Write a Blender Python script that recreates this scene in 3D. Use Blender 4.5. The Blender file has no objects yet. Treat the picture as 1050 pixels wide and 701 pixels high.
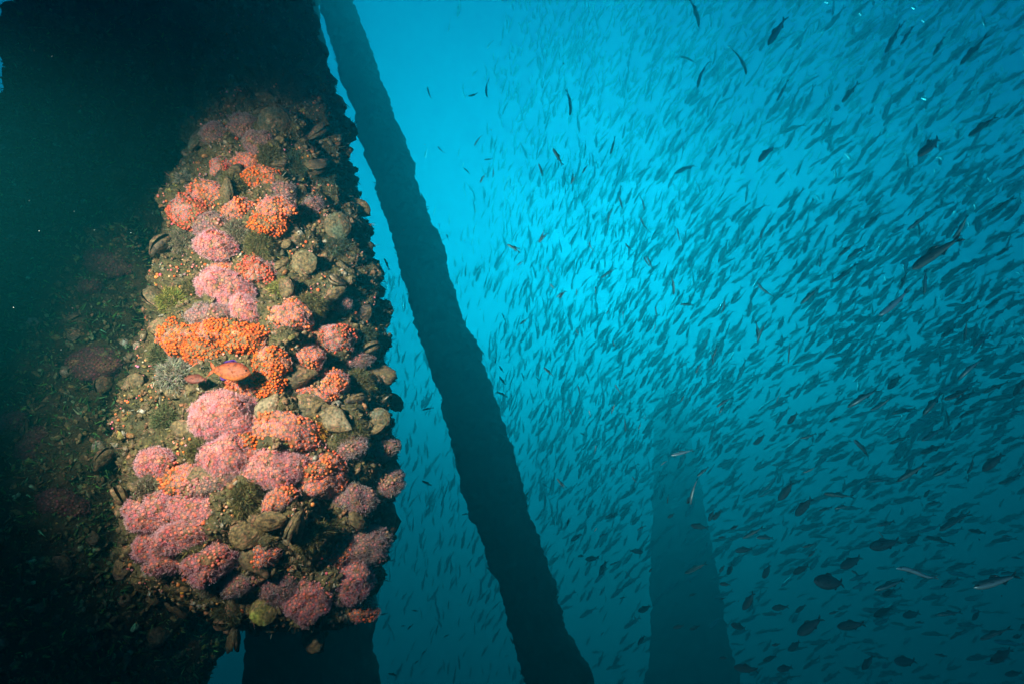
import bpy, math, random
import numpy as np
from mathutils import Vector, Matrix, noise, Quaternion
from mathutils.bvhtree import BVHTree
random.seed(11); rng = np.random.default_rng(11)
R = math.radians
S = bpy.context.scene
COL = S.collection

# ---------------------------------------------------------------- camera
FPX = 626.0; PITCH = R(20)
cam = bpy.data.objects.new('camera', bpy.data.cameras.new('camera')); COL.objects.link(cam)
cam.data.sensor_width = 36; cam.data.lens = 36 * FPX / 1050
cam.data.clip_start = 0.02; cam.data.clip_end = 500
cam.rotation_euler = (math.pi / 2 + PITCH, 0, 0)
S.camera = cam
FW = Vector((0, math.cos(PITCH), math.sin(PITCH))); UP = Vector((0, -math.sin(PITCH), math.cos(PITCH))); RT = Vector((1, 0, 0))
def P(px, py, depth):
    return depth * (FW + RT * ((px - 525) / FPX) + UP * ((350.5 - py) / FPX))

# ---------------------------------------------------------------- light filtered by the water above
SUN_EL, SUN_AZ = R(29), R(9)
w = bpy.data.worlds.new('World'); S.world = w; w.use_nodes = True
nt = w.node_tree; nt.nodes.clear()
sky = nt.nodes.new('ShaderNodeTexSky'); sky.sky_type = 'NISHITA'; sky.sun_disc = False
sky.sun_elevation = SUN_EL; sky.sun_rotation = SUN_AZ
tint = nt.nodes.new('ShaderNodeMix'); tint.data_type = 'RGBA'; tint.blend_type = 'MULTIPLY'
tint.inputs[0].default_value = 1; tint.inputs[7].default_value = (0.01, 0.30, 0.62, 1)
bg = nt.nodes.new('ShaderNodeBackground'); bg.inputs[1].default_value = 0.115
ow = nt.nodes.new('ShaderNodeOutputWorld')
nt.links.new(sky.outputs[0], tint.inputs[6]); nt.links.new(tint.outputs[2], bg.inputs[0]); nt.links.new(bg.outputs[0], ow.inputs[0])
def lamp(name, kind, energy, color, loc=(0, 0, 0), aim=None, **kw):
    d = bpy.data.lights.new(name, kind); d.energy = energy; d.color = color
    for k, v in kw.items(): setattr(d, k, v)
    o = bpy.data.objects.new(name, d); COL.objects.link(o); o.location = loc
    if aim is not None: o.rotation_euler = (Vector(loc) - Vector(aim)).to_track_quat('Z', 'Y').to_euler()
    return o
sd = Vector((math.sin(SUN_AZ) * math.cos(SUN_EL), math.cos(SUN_AZ) * math.cos(SUN_EL), math.sin(SUN_EL)))
sun = lamp('sun', 'SUN', 3.9, (0.06, 0.76, 0.91), angle=R(12))
sun.rotation_euler = sd.to_track_quat('Z', 'Y').to_euler()
# the diver's two strobes, either side of the camera
lamp('strobe', 'SPOT', 235, (1.0, 0.85, 0.72), (-0.88, 0.14, 0.40), P(280, 350, 1.5), spot_size=R(62), spot_blend=1.0, shadow_soft_size=0.05)
lamp('strobe', 'SPOT', 60, (0.62, 0.95, 1.0), (0.75, 0.0, 0.1), P(930, 430, 3.2), spot_size=R(70), spot_blend=1.0, shadow_soft_size=0.05)
S.view_settings.view_transform = 'Standard'; S.view_settings.look = 'None'
S.view_settings.gamma = 1; S.view_settings.exposure = 0.4; S.view_settings.use_curve_mapping = False
S.render.engine = 'CYCLES'
cy = S.cycles; cy.use_denoising = True; cy.volume_bounces = 0; cy.max_bounces = 4; cy.diffuse_bounces = 1
cy.glossy_bounces = 2; cy.transparent_max_bounces = 8; cy.caustics_reflective = False; cy.caustics_refractive = False
cy.sample_clamp_indirect = 4

# ---------------------------------------------------------------- materials
def mat(name, fn):
    m = bpy.data.materials.new(name); m.use_nodes = True
    n = m.node_tree; n.nodes.clear()
    o = n.nodes.new('ShaderNodeOutputMaterial'); b = n.nodes.new('ShaderNodeBsdfPrincipled')
    n.links.new(b.outputs[0], o.inputs[0]); fn(n, b, o); return m
def nz(n, scale, detail=4, rough=.6, vec=None, dist=0):
    t = n.nodes.new('ShaderNodeTexNoise'); t.inputs['Scale'].default_value = scale
    t.inputs['Detail'].default_value = detail; t.inputs['Roughness'].default_value = rough; t.inputs['Distortion'].default_value = dist
    if vec: n.links.new(vec, t.inputs['Vector'])
    return t
def ramp(n, src, stops, interp='LINEAR'):
    r = n.nodes.new('ShaderNodeValToRGB'); r.color_ramp.interpolation = interp
    e = r.color_ramp.elements
    while len(e) < len(stops): e.new(0.5)
    for i, (p, c) in enumerate(stops): e[i].position = p; e[i].color = (*c, 1)
    n.links.new(src, r.inputs[0]); return r
def bump(n, b, src, strength=.5, dist=.01):
    k = n.nodes.new('ShaderNodeBump'); k.inputs['Strength'].default_value = strength; k.inputs['Distance'].default_value = dist
    n.links.new(src, k.inputs['Height']); n.links.new(k.outputs[0], b.inputs['Normal'])
def mixc(n, fac, a, b_, mode='MIX'):
    m = n.nodes.new('ShaderNodeMix'); m.data_type = 'RGBA'; m.blend_type = mode
    for s, v in ((0, fac), (6, a), (7, b_)):
        if isinstance(v, (int, float)): m.inputs[s].default_value = v
        elif isinstance(v, tuple): m.inputs[s].default_value = (*v, 1)
        else: n.links.new(v, m.inputs[s])
    return m.outputs[2]
def geo(n): return n.nodes.new('ShaderNodeNewGeometry').outputs['Position']

def f_crust(n, b, o, dark=1.0):
    g = geo(n)
    big = nz(n, 9, 5, .6, g); mid = nz(n, 34, 4, .65, g); fine = nz(n, 170, 3, .7, g)
    c1 = ramp(n, big.outputs[0], [(.28, (.012, .016, .010)), (.40, (.055, .050, .020)), (.50, (.12, .085, .035)), (.60, (.055, .060, .030)), (.72, (.16, .13, .075))])
    c2 = ramp(n, mid.outputs[0], [(.32, (.02, .022, .012)), (.47, (.09, .07, .03)), (.56, (.15, .12, .04)), (.64, (.22, .10, .06)), (.74, (.30, .28, .20))])
    c = mixc(n, .55, c1.outputs[0], c2.outputs[0])
    v = n.nodes.new('ShaderNodeTexVoronoi'); v.inputs['Scale'].default_value = 75; n.links.new(g, v.inputs['Vector'])
    sp = ramp(n, v.outputs['Distance'], [(.0, (1, 1, 1)), (.16, (0, 0, 0))])
    k = nz(n, 20, 2, .5, g); km = ramp(n, k.outputs[0], [(.55, (0, 0, 0)), (.65, (1, 1, 1))])
    mm = mixc(n, 1.0, sp.outputs[0], km.outputs[0], 'MULTIPLY')
    c = mixc(n, mm, c, (.45, .42, .33))
    c = mixc(n, 1.0, c, ramp(n, fine.outputs[0], [(.3, (.45, .45, .45)), (.7, (1.45, 1.45, 1.35))]).outputs[0], 'MULTIPLY')
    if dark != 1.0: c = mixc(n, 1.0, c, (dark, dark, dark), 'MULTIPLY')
    n.links.new(c, b.inputs['Base Color']); b.inputs['Roughness'].default_value = .85
    b.inputs['Specular IOR Level'].default_value = .25
    a = n.nodes.new('ShaderNodeMath'); a.operation = 'MULTIPLY_ADD'; a.inputs[1].default_value = .4
    n.links.new(fine.outputs[0], a.inputs[0]); n.links.new(mid.outputs[0], a.inputs[2])
    bump(n, b, a.outputs[0], .9, .012)
M_CRUST = mat('encrusted_surface', f_crust)
M_CRUSTD = mat('dimmed_encrusted_surface', lambda n, b, o: f_crust(n, b, o, .55))  # same crust darkened; on the piling, weaker flash is put into this colour

def attr(n, name='col'):
    a = n.nodes.new('ShaderNodeAttribute'); a.attribute_name = name; return a.outputs['Color']
def f_attr(n, b, o, rough=.55, transl=0.0, scale=120, amp=.35, spec=.35, crust=0):
    c = attr(n); t = nz(n, scale, 3, .6, geo(n))
    if crust:
        k = nz(n, 48, 5, .7, geo(n)); kk = nz(n, 21, 4, .6, geo(n))
        cc = ramp(n, k.outputs[0], [(.30, (.015, .012, .010)), (.40, (.11, .065, .03)), (.47, (.22, .14, .055)), (.53, (.06, .055, .03)), (.60, (.34, .15, .08)), (.66, (.20, .17, .07)), (.74, (.48, .42, .32))])
        c = mixc(n, ramp(n, kk.outputs[0], [(.36, (.15,) * 3), (.52, (crust,) * 3)]).outputs[0], c, cc.outputs[0])
    c = mixc(n, 1.0, c, ramp(n, t.outputs[0], [(.3, (1 - amp,) * 3), (.7, (1 + amp,) * 3)]).outputs[0], 'MULTIPLY')
    n.links.new(c, b.inputs['Base Color']); b.inputs['Roughness'].default_value = rough
    b.inputs['Specular IOR Level'].default_value = spec
    bump(n, b, t.outputs[0], .4, .004)
    if transl:
        tr = n.nodes.new('ShaderNodeBsdfTranslucent'); n.links.new(c, tr.inputs[0])
        m = n.nodes.new('ShaderNodeMixShader'); m.inputs[0].default_value = transl
        n.links.new(b.outputs[0], m.inputs[1]); n.links.new(tr.outputs[0], m.inputs[2]); n.links.new(m.outputs[0], o.inputs[0])
M_POLYP = mat('polyp_flesh', lambda n, b, o: f_attr(n, b, o, .45, .15, 400, .2))
M_TENT = mat('pale_tentacles', lambda n, b, o: f_attr(n, b, o, .6, .35, 300, .15))
M_TURF = mat('turf_filaments', lambda n, b, o: f_attr(n, b, o, .8, .25, 90, .4, .1))
M_SHELL = mat('crusted_shell', lambda n, b, o: f_attr(n, b, o, .75, 0, 150, .7, .2, .9))
M_LIP = mat('dark_shell_gap', lambda n, b, o: (b.inputs['Base Color'].__setattr__('default_value', (.012, .010, .010, 1)), b.inputs['Roughness'].__setattr__('default_value', .6)))
def f_fish(n, b, o, metal):
    c = attr(n); n.links.new(c, b.inputs['Base Color']); b.inputs['Roughness'].default_value = .32
    sep = n.nodes.new('ShaderNodeSeparateColor'); n.links.new(c, sep.inputs[0])
    r = ramp(n, sep.outputs[1], [(.12, (0, 0, 0)), (.4, (metal,) * 3)]); n.links.new(r.outputs[0], b.inputs['Metallic'])
    t = nz(n, 260, 2, .5, geo(n)); bump(n, b, t.outputs[0], .15, .002)
M_FISH = mat('silver_fish_skin', lambda n, b, o: f_fish(n, b, o, .5))
def f_matt(n, b, o):
    c = attr(n); t = nz(n, 150, 4, .65, geo(n))
    n.links.new(mixc(n, 1.0, c, ramp(n, t.outputs[0], [(.35, (.55,) * 3), (.65, (1.5,) * 3)]).outputs[0], 'MULTIPLY'), b.inputs['Base Color'])
    b.inputs['Roughness'].default_value = .6; b.inputs['Specular IOR Level'].default_value = .3; bump(n, b, t.outputs[0], .3, .002)
M_FISHM = mat('matt_fish_skin', f_matt)

# ---------------------------------------------------------------- mesh helpers
def make_mesh(name, v, f, m, col=None, smooth=True):
    me = bpy.data.meshes.new(name); v = np.asarray(v, dtype=np.float32)
    f = np.asarray(f, dtype=np.int32)
    if f.ndim == 2:
        k = f.shape[1]
        me.vertices.add(len(v)); me.vertices.foreach_set('co', v.ravel())
        me.loops.add(f.size); me.loops.foreach_set('vertex_index', f.ravel())
        me.polygons.add(len(f)); me.polygons.foreach_set('loop_start', np.arange(len(f), dtype=np.int32) * k)
        me.update(calc_edges=True); me.validate()
    me.materials.append(m)
    me.polygons.foreach_set('use_smooth', np.full(len(me.polygons), smooth))
    if col is not None:
        a = me.color_attributes.new('col', 'FLOAT_COLOR', 'POINT')
        c = np.ones((len(v), 4), dtype=np.float32); c[:, :3] = col; a.data.foreach_set('color', c.ravel())
    me.update(); return me
def link(name, me, parent=None, mw=None):
    o = bpy.data.objects.new(name, me); COL.objects.link(o)
    if parent: o.parent = parent
    if mw is not None: o.matrix_world = mw
    return o
def tag(o, label=None, cat=None, group=None, kind=None):
    for k, x in (('label', label), ('category', cat), ('group', group), ('kind', kind)):
        if x: o[k] = x
    return o
class Bag:                                       # collects triangles/quads (as tris) with colours
    def __init__(s): s.v = []; s.f = []; s.c = []; s.n = 0
    def add(s, v, f, c):
        v = np.asarray(v, float); f = np.asarray(f, int)
        if f.shape[1] == 4: f = np.concatenate([f[:, [0, 1, 2]], f[:, [0, 2, 3]]])
        s.v.append(v); s.f.append(f + s.n); s.n += len(v)
        s.c.append(np.broadcast_to(np.asarray(c, float), (len(v), 3)))
    def many(s, tv, tf, pos, rot, scl, tcol, cmul=None):
        """copies of one template: pos (n,3) rot (n,3,3) scl (n,) or (n,3)"""
        tv = np.asarray(tv, float); tf = np.asarray(tf, int); n = len(pos)
        if tf.shape[1] == 4: tf = np.concatenate([tf[:, [0, 1, 2]], tf[:, [0, 2, 3]]])
        scl = np.asarray(scl, float)
        if scl.ndim == 1: scl = np.repeat(scl[:, None], 3, 1)
        V = np.einsum('nij,nkj->nki', rot, tv[None] * scl[:, None, :]) + pos[:, None, :]
        F = tf[None] + (np.arange(n) * len(tv))[:, None, None] + s.n
        C = np.broadcast_to(np.asarray(tcol, float), (n, len(tv), 3))
        if cmul is not None: C = C * np.asarray(cmul)[:, None, :]
        s.v.append(V.reshape(-1, 3)); s.f.append(F.reshape(-1, 3)); s.c.append(C.reshape(-1, 3)); s.n += n * len(tv)
    def mesh(s, name, m, smooth=True):
        return make_mesh(name, np.concatenate(s.v), np.concatenate(s.f), m, np.concatenate(s.c), smooth)
def frames(N, spin=None):
    """rotation matrices whose z axis is each row of N"""
    N = N / np.linalg.norm(N, axis=1, keepdims=True)
    a = np.where(np.abs(N[:, 2:3]) < .9, np.array([[0, 0, 1.]]), np.array([[1., 0, 0]]))
    X = np.cross(a, N); X /= np.linalg.norm(X, axis=1, keepdims=True); Y = np.cross(N, X)
    if spin is not None:
        c, s_ = np.cos(spin)[:, None], np.sin(spin)[:, None]; X, Y = X * c + Y * s_, Y * c - X * s_
    return np.stack([X, Y, N], axis=2)
def grid_faces(nu, nv, closed=True):
    i, j = np.meshgrid(np.arange(nu - 1), np.arange(nv if closed else nv - 1), indexing='ij')
    j2 = (j + 1) % nv
    return np.stack([i * nv + j, i * nv + j2, (i + 1) * nv + j2, (i + 1) * nv + j], -1).reshape(-1, 4)
def sphere_t(nu=5, nv=6):
    v = [(0, 0, 1.)]; 
    for i in range(1, nu):
        a = math.pi * i / nu
        for j in range(nv): v.append((math.sin(a) * math.cos(2 * math.pi * j / nv), math.sin(a) * math.sin(2 * math.pi * j / nv), math.cos(a)))
    v.append((0, 0, -1.)); f = []
    for j in range(nv): f.append((0, 1 + j, 1 + (j + 1) % nv))
    for i in range(nu - 2):
        for j in range(nv):
            a, b_ = 1 + i * nv + j, 1 + i * nv + (j + 1) % nv
            f += [(a, a + nv, b_ + nv), (a, b_ + nv, b_)]
    L = len(v) - 1; k = 1 + (nu - 2) * nv
    for j in range(nv): f.append((k + j, L, k + (j + 1) % nv))
    return np.array(v), np.array(f)

# ---------------------------------------------------------------- lumpy bases
def lump(p, seed, amp, sc):
    q = Vector((p[0] * sc + seed, p[1] * sc, p[2] * sc))
    d = noise.voronoi(q)[0][0]
    a = max(0, 1 - 1.25 * d)
    b_ = noise.noise(q * .45) * .9; c = noise.noise(q * 3.1) * .22; e = noise.noise(q * 7) * .09
    return amp * (a + b_ + c + e)
def displaced(verts, normals, seed, amp, sc):
    return np.array([np.array(p) + np.array(n_) * lump(p, seed, amp, sc) for p, n_ in zip(verts, normals)])
def column(name, c, r, z0, z1, nu, nv, seed, amp, sc, m=M_CRUST, tilt=None):
    """vertical column; with tilt=(p0,p1) a tube between two points"""
    p0, p1 = (Vector((c[0], c[1], z0)), Vector((c[0], c[1], z1))) if tilt is None else tilt
    ax = (p1 - p0); L = ax.length; ax = np.array(ax / L)
    fr = frames(np.array([ax]))[0]
    V, N = [], []
    for i in range(nu):
        for j in range(nv):
            t = 2 * math.pi * j / nv; n_ = fr[:, 0] * math.cos(t) + fr[:, 1] * math.sin(t)
            V.append(np.array(p0) + ax * (L * i / (nu - 1)) + n_ * r); N.append(n_)
    V = displaced(V, N, seed, amp, sc)
    V = displaced(V, N, seed + 5, amp * .35, sc * 2.9)
    V = V + np.array(N) * np.array([[amp * 1.1 * max(-.4, noise.noise(Vector(p) * (sc * .23) + Vector((seed, 0, 0))) + .2)] for p in V])
    me = make_mesh(name, V, grid_faces(nu, nv), m)
    return link(name, me), V

TOPZ = 7.9
PC = (2.5 * math.sin(R(-35.4)), 2.5 * math.cos(R(-35.4)))
# only the stretch in view needs dense rings: three stacked sections would show seams, so one tall fine tube
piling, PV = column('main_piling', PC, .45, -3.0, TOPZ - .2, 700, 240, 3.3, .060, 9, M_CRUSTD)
tag(piling, 'thick dark crusted piling filling the left side', 'piling')

# the bulging growth on the right flank of the piling, from rows of (y, left, right) in the photograph's pixels
SEC = [(-120, 232, 288), (-60, 236, 296), (0, 238, 306), (75, 238, 326), (130, 230, 341), (190, 212, 353), (250, 196, 367), (330, 176, 380),
       (400, 160, 386), (470, 156, 392), (520, 150, 388), (570, 156, 378), (605, 180, 368), (630, 225, 350), (645, 262, 330)]
YH = 1.62
def sec(y):
    ys = [s[0] for s in SEC]
    return np.interp(y, ys, [s[1] for s in SEC]), np.interp(y, ys, [s[2] for s in SEC])
rows, nv = 340, 230
V, N = [], []
BACK = Vector((-.50, .86, 0)).normalized()
for i in range(rows):
    y = -120 + 765 * i / (rows - 1)
    xl, xr = sec(y); v = (350.5 - y) / FPX; dep = YH / (math.cos(PITCH) - v * math.sin(PITCH))
    C = P((xl + xr) / 2, y, dep); a = (xr - xl) / 2 * dep / FPX
    k = min(1, math.sqrt(max(0.0, (645 - y) / 120)) + .06)
    kt = min(1, .25 + (y + 120) / 240)
    for j in range(nv):
        t = 2 * math.pi * j / nv; ct, st = math.cos(t), math.sin(t)
        off = RT * (a * ct) + (BACK * (.62 * st * k) if st > 0 else Vector((0, 1, 0)) * (.27 * st * k * kt))
        V.append(C + off); nn = (RT * ct / a + Vector((0, 1, 0)) * st / .3); N.append(np.array(nn.normalized()))
V = displaced(V, N, 8.1, .058, 12.5)
V = displaced(V, N, 2.7, .016, 38)
F = grid_faces(rows, nv)
V = np.concatenate([V, V[-nv:].mean(0, keepdims=True)]); ci = len(V) - 1
F = np.concatenate([np.concatenate([F[:, [0, 1, 2]], F[:, [0, 2, 3]]]), np.array([((rows - 1) * nv + j, (rows - 1) * nv + (j + 1) % nv, ci) for j in range(nv)])])
bulge = link('growth_mound', make_mesh('growth_mound', V, F, M_CRUST)); BV_ = V
tag(bulge, 'bulging mound of crusted growth lit by flash, hanging from the piling', 'growth mound')

def bvh_of(o):
    me = o.data; return BVHTree.FromPolygons([v.co for v in me.vertices], [tuple(p.vertices) for p in me.polygons])
BB, BP = bvh_of(bulge), bvh_of(piling)
def hit(px, py):
    d = P(px, py, 1).normalized(); best = None
    for b in (BB, BP):
        h = b.ray_cast(Vector((0, 0, 0)), d)
        if h[0] is not None and (best is None or h[3] < best[2]):
            n_ = h[1] if h[1].dot(d) < 0 else -h[1]
            best = (h[0], n_, h[3], b is BB)
    return best
def dep_of(p): return Vector(p).dot(FW)

# ---------------------------------------------------------------- the other steelwork
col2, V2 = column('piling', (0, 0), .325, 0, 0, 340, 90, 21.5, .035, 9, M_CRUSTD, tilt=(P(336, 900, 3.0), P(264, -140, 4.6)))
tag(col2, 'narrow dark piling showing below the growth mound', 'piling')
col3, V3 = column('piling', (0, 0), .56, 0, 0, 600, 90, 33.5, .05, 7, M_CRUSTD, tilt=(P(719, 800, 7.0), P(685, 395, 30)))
tag(col3, 'faint distant pile slanting away through haze on the right', 'piling')
b0, b1 = P(594, 770, 3.1), P(316, -90, 7.2)
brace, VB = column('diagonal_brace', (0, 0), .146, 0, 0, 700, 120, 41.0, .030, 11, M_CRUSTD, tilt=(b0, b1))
tag(brace, 'long dark crusted brace slanting through open water', 'brace')

# ---------------------------------------------------------------- seabed and water
n_ = 60
gx = np.linspace(-60, 60, n_)
V = np.array([(x, y + 20, -6.2 + .25 * noise.noise(Vector((x * .2, y * .2, 0)))) for x in gx for y in gx])
sb = link('seabed', make_mesh('seabed', V, grid_faces(n_, n_, False), M_CRUSTD)); tag(sb, kind='structure')
bpy_box = [(-28, -6, -7.5), (28, -6, -7.5), (28, 34, -7.5), (-28, 34, -7.5), (-28, -6, TOPZ), (28, -6, TOPZ), (28, 34, TOPZ), (-28, 34, TOPZ)]
sb.data.transform(Matrix.Diagonal((.44, .31, 1, 1))); sb.data.transform(Matrix.Translation((0, 6, 0)))
hm = bpy.data.materials.new('water_haze'); hm.use_nodes = True; hn = hm.node_tree; hn.nodes.clear()
pv = hn.nodes.new('ShaderNodeVolumePrincipled'); oo = hn.nodes.new('ShaderNodeOutputMaterial')
pv.inputs['Color'].default_value = (.02, .64, .70, 1); pv.inputs['Density'].default_value = .18
pv.inputs['Absorption Color'].default_value = (0, .6, .9, 1); pv.inputs['Anisotropy'].default_value = .63
hn.links.new(pv.outputs[0], oo.inputs['Volume'])
haze = link('haze', make_mesh('haze', bpy_box, [(0, 3, 2, 1), (4, 5, 6, 7), (0, 1, 5, 4), (1, 2, 6, 5), (2, 3, 7, 6), (3, 0, 4, 7)], hm, smooth=False))
tag(haze, kind='stuff')

# ---------------------------------------------------------------- turf, crust bits (nobody could count them)
def blade_t():
    v = [(-.5, 0, 0), (.5, 0, 0), (-.36, .25, .5), (.36, .25, .5), (0, .65, 1)]
    f = [(0, 1, 3), (0, 3, 2), (2, 3, 4)]; return np.array(v), np.array(f)
def sample_mesh(V, F, n, cond=None):
    F = np.asarray(F); 
    A, B, C = V[F[:, 0]], V[F[:, 1]], V[F[:, 2]]
    nn = np.cross(B - A, C - A); ar = np.linalg.norm(nn, axis=1); nn /= ar[:, None] + 1e-12
    if cond is not None:
        keep = cond((A + B + C) / 3, nn); ar = ar * keep
    idx = rng.choice(len(F), n, p=ar / ar.sum())
    u, v = rng.random(n), rng.random(n); sw = u + v > 1; u[sw] = 1 - u[sw]; v[sw] = 1 - v[sw]
    p = A[idx] + u[:, None] * (B - A)[idx] + v[:, None] * (C - A)[idx]
    return p, nn[idx]
def tris(o):
    me = o.data; me.calc_loop_triangles(); f = np.empty(len(me.loop_triangles) * 3, int); me.loop_triangles.foreach_get('vertices', f)
    v = np.empty(len(me.vertices) * 3); me.vertices.foreach_get('co', v); return v.reshape(-1, 3), f.reshape(-1, 3)
def vis(lo=-.15):                                 # faces on the diver's side, a little past the outline
    def c(p, n_):
        d = p / np.linalg.norm(p, axis=1, keepdims=True); dp = p @ np.array(FW)
        y = 350.5 - FPX * (p @ np.array(UP)) / np.maximum(dp, .1)
        return ((np.abs((d * n_).sum(1)) > -1) & ((d * n_).sum(1) < -lo) & (y > -90) & (y < 790) & (dp > .3)).astype(float)
    return c
def orient_out(p, n_, center):
    d = p - center; return np.where(((d * n_).sum(1) > 0)[:, None], n_, -n_)
TV, TF = tris(bulge); pvv, pff = tris(piling)
def flipfix(V, F, cxy):
    A, B, C = V[F[:, 0]], V[F[:, 1]], V[F[:, 2]]; nn = np.cross(B - A, C - A); m = (A + B + C) / 3
    c = np.stack([np.full(len(m), cxy[0]), np.full(len(m), cxy[1]), m[:, 2]], 1)
    s = ((m - c) * nn).sum(1).mean()
    return F if s > 0 else F[:, ::-1]
bc = P(275, 350, 1.8); TF = flipfix(TV, TF, (bc.x, bc.y)); pff = flipfix(pvv, pff, PC)
PAL = np.array([(.10, .09, .035), (.16, .13, .05), (.06, .075, .03), (.20, .17, .09), (.12, .06, .03), (.05, .05, .025), (.25, .22, .06), (.30, .13, .10), (.27, .27, .2)])
def turf(name, V, F, n, hlo, hhi, wd, parent, label=None, mul=1.0):
    p, nn = sample_mesh(V, F, n, vis(.25))
    ln = hlo + (hhi - hlo) * rng.random(n) ** 2
    dirs = nn + rng.normal(0, .55, (n, 3)); b = Bag(); tv, tf = blade_t()
    idx = np.array([int(abs(noise.noise(Vector(q) * 14)) * 22 + rng.integers(0, 2)) % len(PAL) for q in p])
    c = PAL[idx] * (.6 + .8 * rng.random((n, 1))) * mul
    b.many(tv, tf, p - nn * .003, frames(dirs, rng.random(n) * 6.28), np.stack([np.full(n, wd) * (.6 + rng.random(n)), ln * .8, ln], 1), (1, 1, 1), c)
    o = link(name, b.mesh(name, M_TURF), parent); tag(o, label=label, kind='stuff'); return o
turf('algae_turf', TV, TF, 60000, .004, .022, .0022, bulge, mul=.9)
turf('algae_turf', pvv, pff, 50000, .006, .030, .004, piling, mul=np.array((.6, 1.8, 1.2)))  # green tint painted in for flash light losing its red in the water
for o_, cc, n_ in ((brace, None, 16000), (col2, (col2, ), 6000), (col3, None, 6000)):
    v_, f_ = tris(o_)
    A = v_[f_[:, 0]]; mid = v_.mean(0); 
    turf('algae_turf', v_, f_[:, ::-1], n_, .01, .055, .010, o_, mul=.6)

# nodules, single anemones and shell grit in the crust
def grit(V, F, n, lo, hi, parent, mul=1.0):
    p, nn = sample_mesh(V, F, n, vis(.25)); sv, sf = sphere_t(4, 6); sv = sv * (.55 + .75 * rng.random((len(sv), 1)))
    GP = np.array([(.50, .46, .36), (.20, .15, .06), (.36, .30, .08), (.10, .09, .05), (.45, .16, .07), (.13, .14, .08), (.30, .24, .16), (.60, .20, .06)])
    idx = np.array([int(abs(noise.noise(Vector(q) * 17)) * 26 + rng.integers(0, 2)) % 8 for q in p])
    s_ = lo + (hi - lo) * rng.random(n) ** 3; b = Bag()
    b.many(sv, sf, p + nn * s_[:, None] * .2, frames(nn + rng.normal(0, .5, (n, 3)), rng.random(n) * 6), np.stack([s_ * (.8 + .9 * rng.random(n)), s_ * (.25 + .6 * rng.random(n)), s_ * (.4 + .9 * rng.random(n))], 1), (1, 1, 1), GP[idx] * (.5 + .8 * rng.random((n, 1))) * mul)
    o = link('shell_grit', b.mesh('shell_grit', M_SHELL), parent); tag(o, kind='stuff')
grit(TV, TF, 20000, .0015, .009, bulge, .85)
grit(pvv, pff, 16000, .003, .013, piling, np.array((.45, 1.2, .85)))  # grit tinted green as well, imitating light absorbed by the water

# ---------------------------------------------------------------- anemones
def polyp_open(nt_=13):
    """disc with a mouth, tentacles in a ring; unit radius 1, z up"""
    b = Bag(); ring = []
    def circ(r, z, k=8): return [(r * math.cos(2 * math.pi * i / k), r * math.sin(2 * math.pi * i / k), z) for i in range(k)]
    v = [(0, 0, .45)] + circ(.22, .62) + circ(.62, .50) + circ(.72, .0)
    f = [(0, 1 + i, 1 + (i + 1) % 8) for i in range(8)]
    for r_ in range(2):
        for i in range(8):
            a, c = 1 + r_ * 8 + i, 1 + r_ * 8 + (i + 1) % 8; f += [(a, a + 8, c + 8), (a, c + 8, c)]
    return np.array(v), np.array(f)
OV, OF = polyp_open()
OC = np.array([(.9, .55, .45)] + [(1.25, 1.25, 1.2)] * 8 + [(1, 1, 1)] * 8 + [(.7, .6, .6)] * 8)
BVt, BFt = sphere_t(5, 7)
BCt = np.where(BVt[:, 2:3] > .9, np.array([[1.2, 1.35, 1.6]]), np.array([[1., 1., 1.]]))
def tentacle_t():
    v, f = [], []
    for k, (r, z, x) in enumerate(((.10, 0, 0), (.07, .45, .18), (.085, .85, .42))):
        for j in range(3): a = 2.094 * j; v.append((x + r * math.cos(a), r * math.sin(a), z))
    v.append((.52, 0, 1.0))
    for k in range(2):
        for j in range(3):
            a, c = k * 3 + j, k * 3 + (j + 1) % 3; f += [(a, c, c + 3), (a, c + 3, a + 3)]
    f += [(6, 7, 9), (7, 8, 9), (8, 6, 9)]; return np.array(v), np.array(f)
TTV, TTF = tentacle_t(); TTC = np.array([(.9, .62, .58)] * 3 + [(1, .85, .84)] * 3 + [(1.25, 1.22, 1.25)] * 4)
STY = {  # disc colour, tentacle colour, share of open polyps, polyp size (m)
 'P': ((.90, .20, .12), (.84, .50, .52), .93, .0043), 'M': ((.92, .18, .05), (.84, .54, .50), .62, .0043),
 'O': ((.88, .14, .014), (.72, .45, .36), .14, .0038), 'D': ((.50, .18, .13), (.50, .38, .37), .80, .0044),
 'R': ((.74, .12, .05), (.74, .55, .52), .35, .0038), 'W': ((.22, .07, .06), (.19, .12, .125), .85, .0050),  # W: wall anemones, dim lighting put into their colours
 'T': ((.28, .20, .12), (.34, .30, .24), .85, .0042)}
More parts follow.
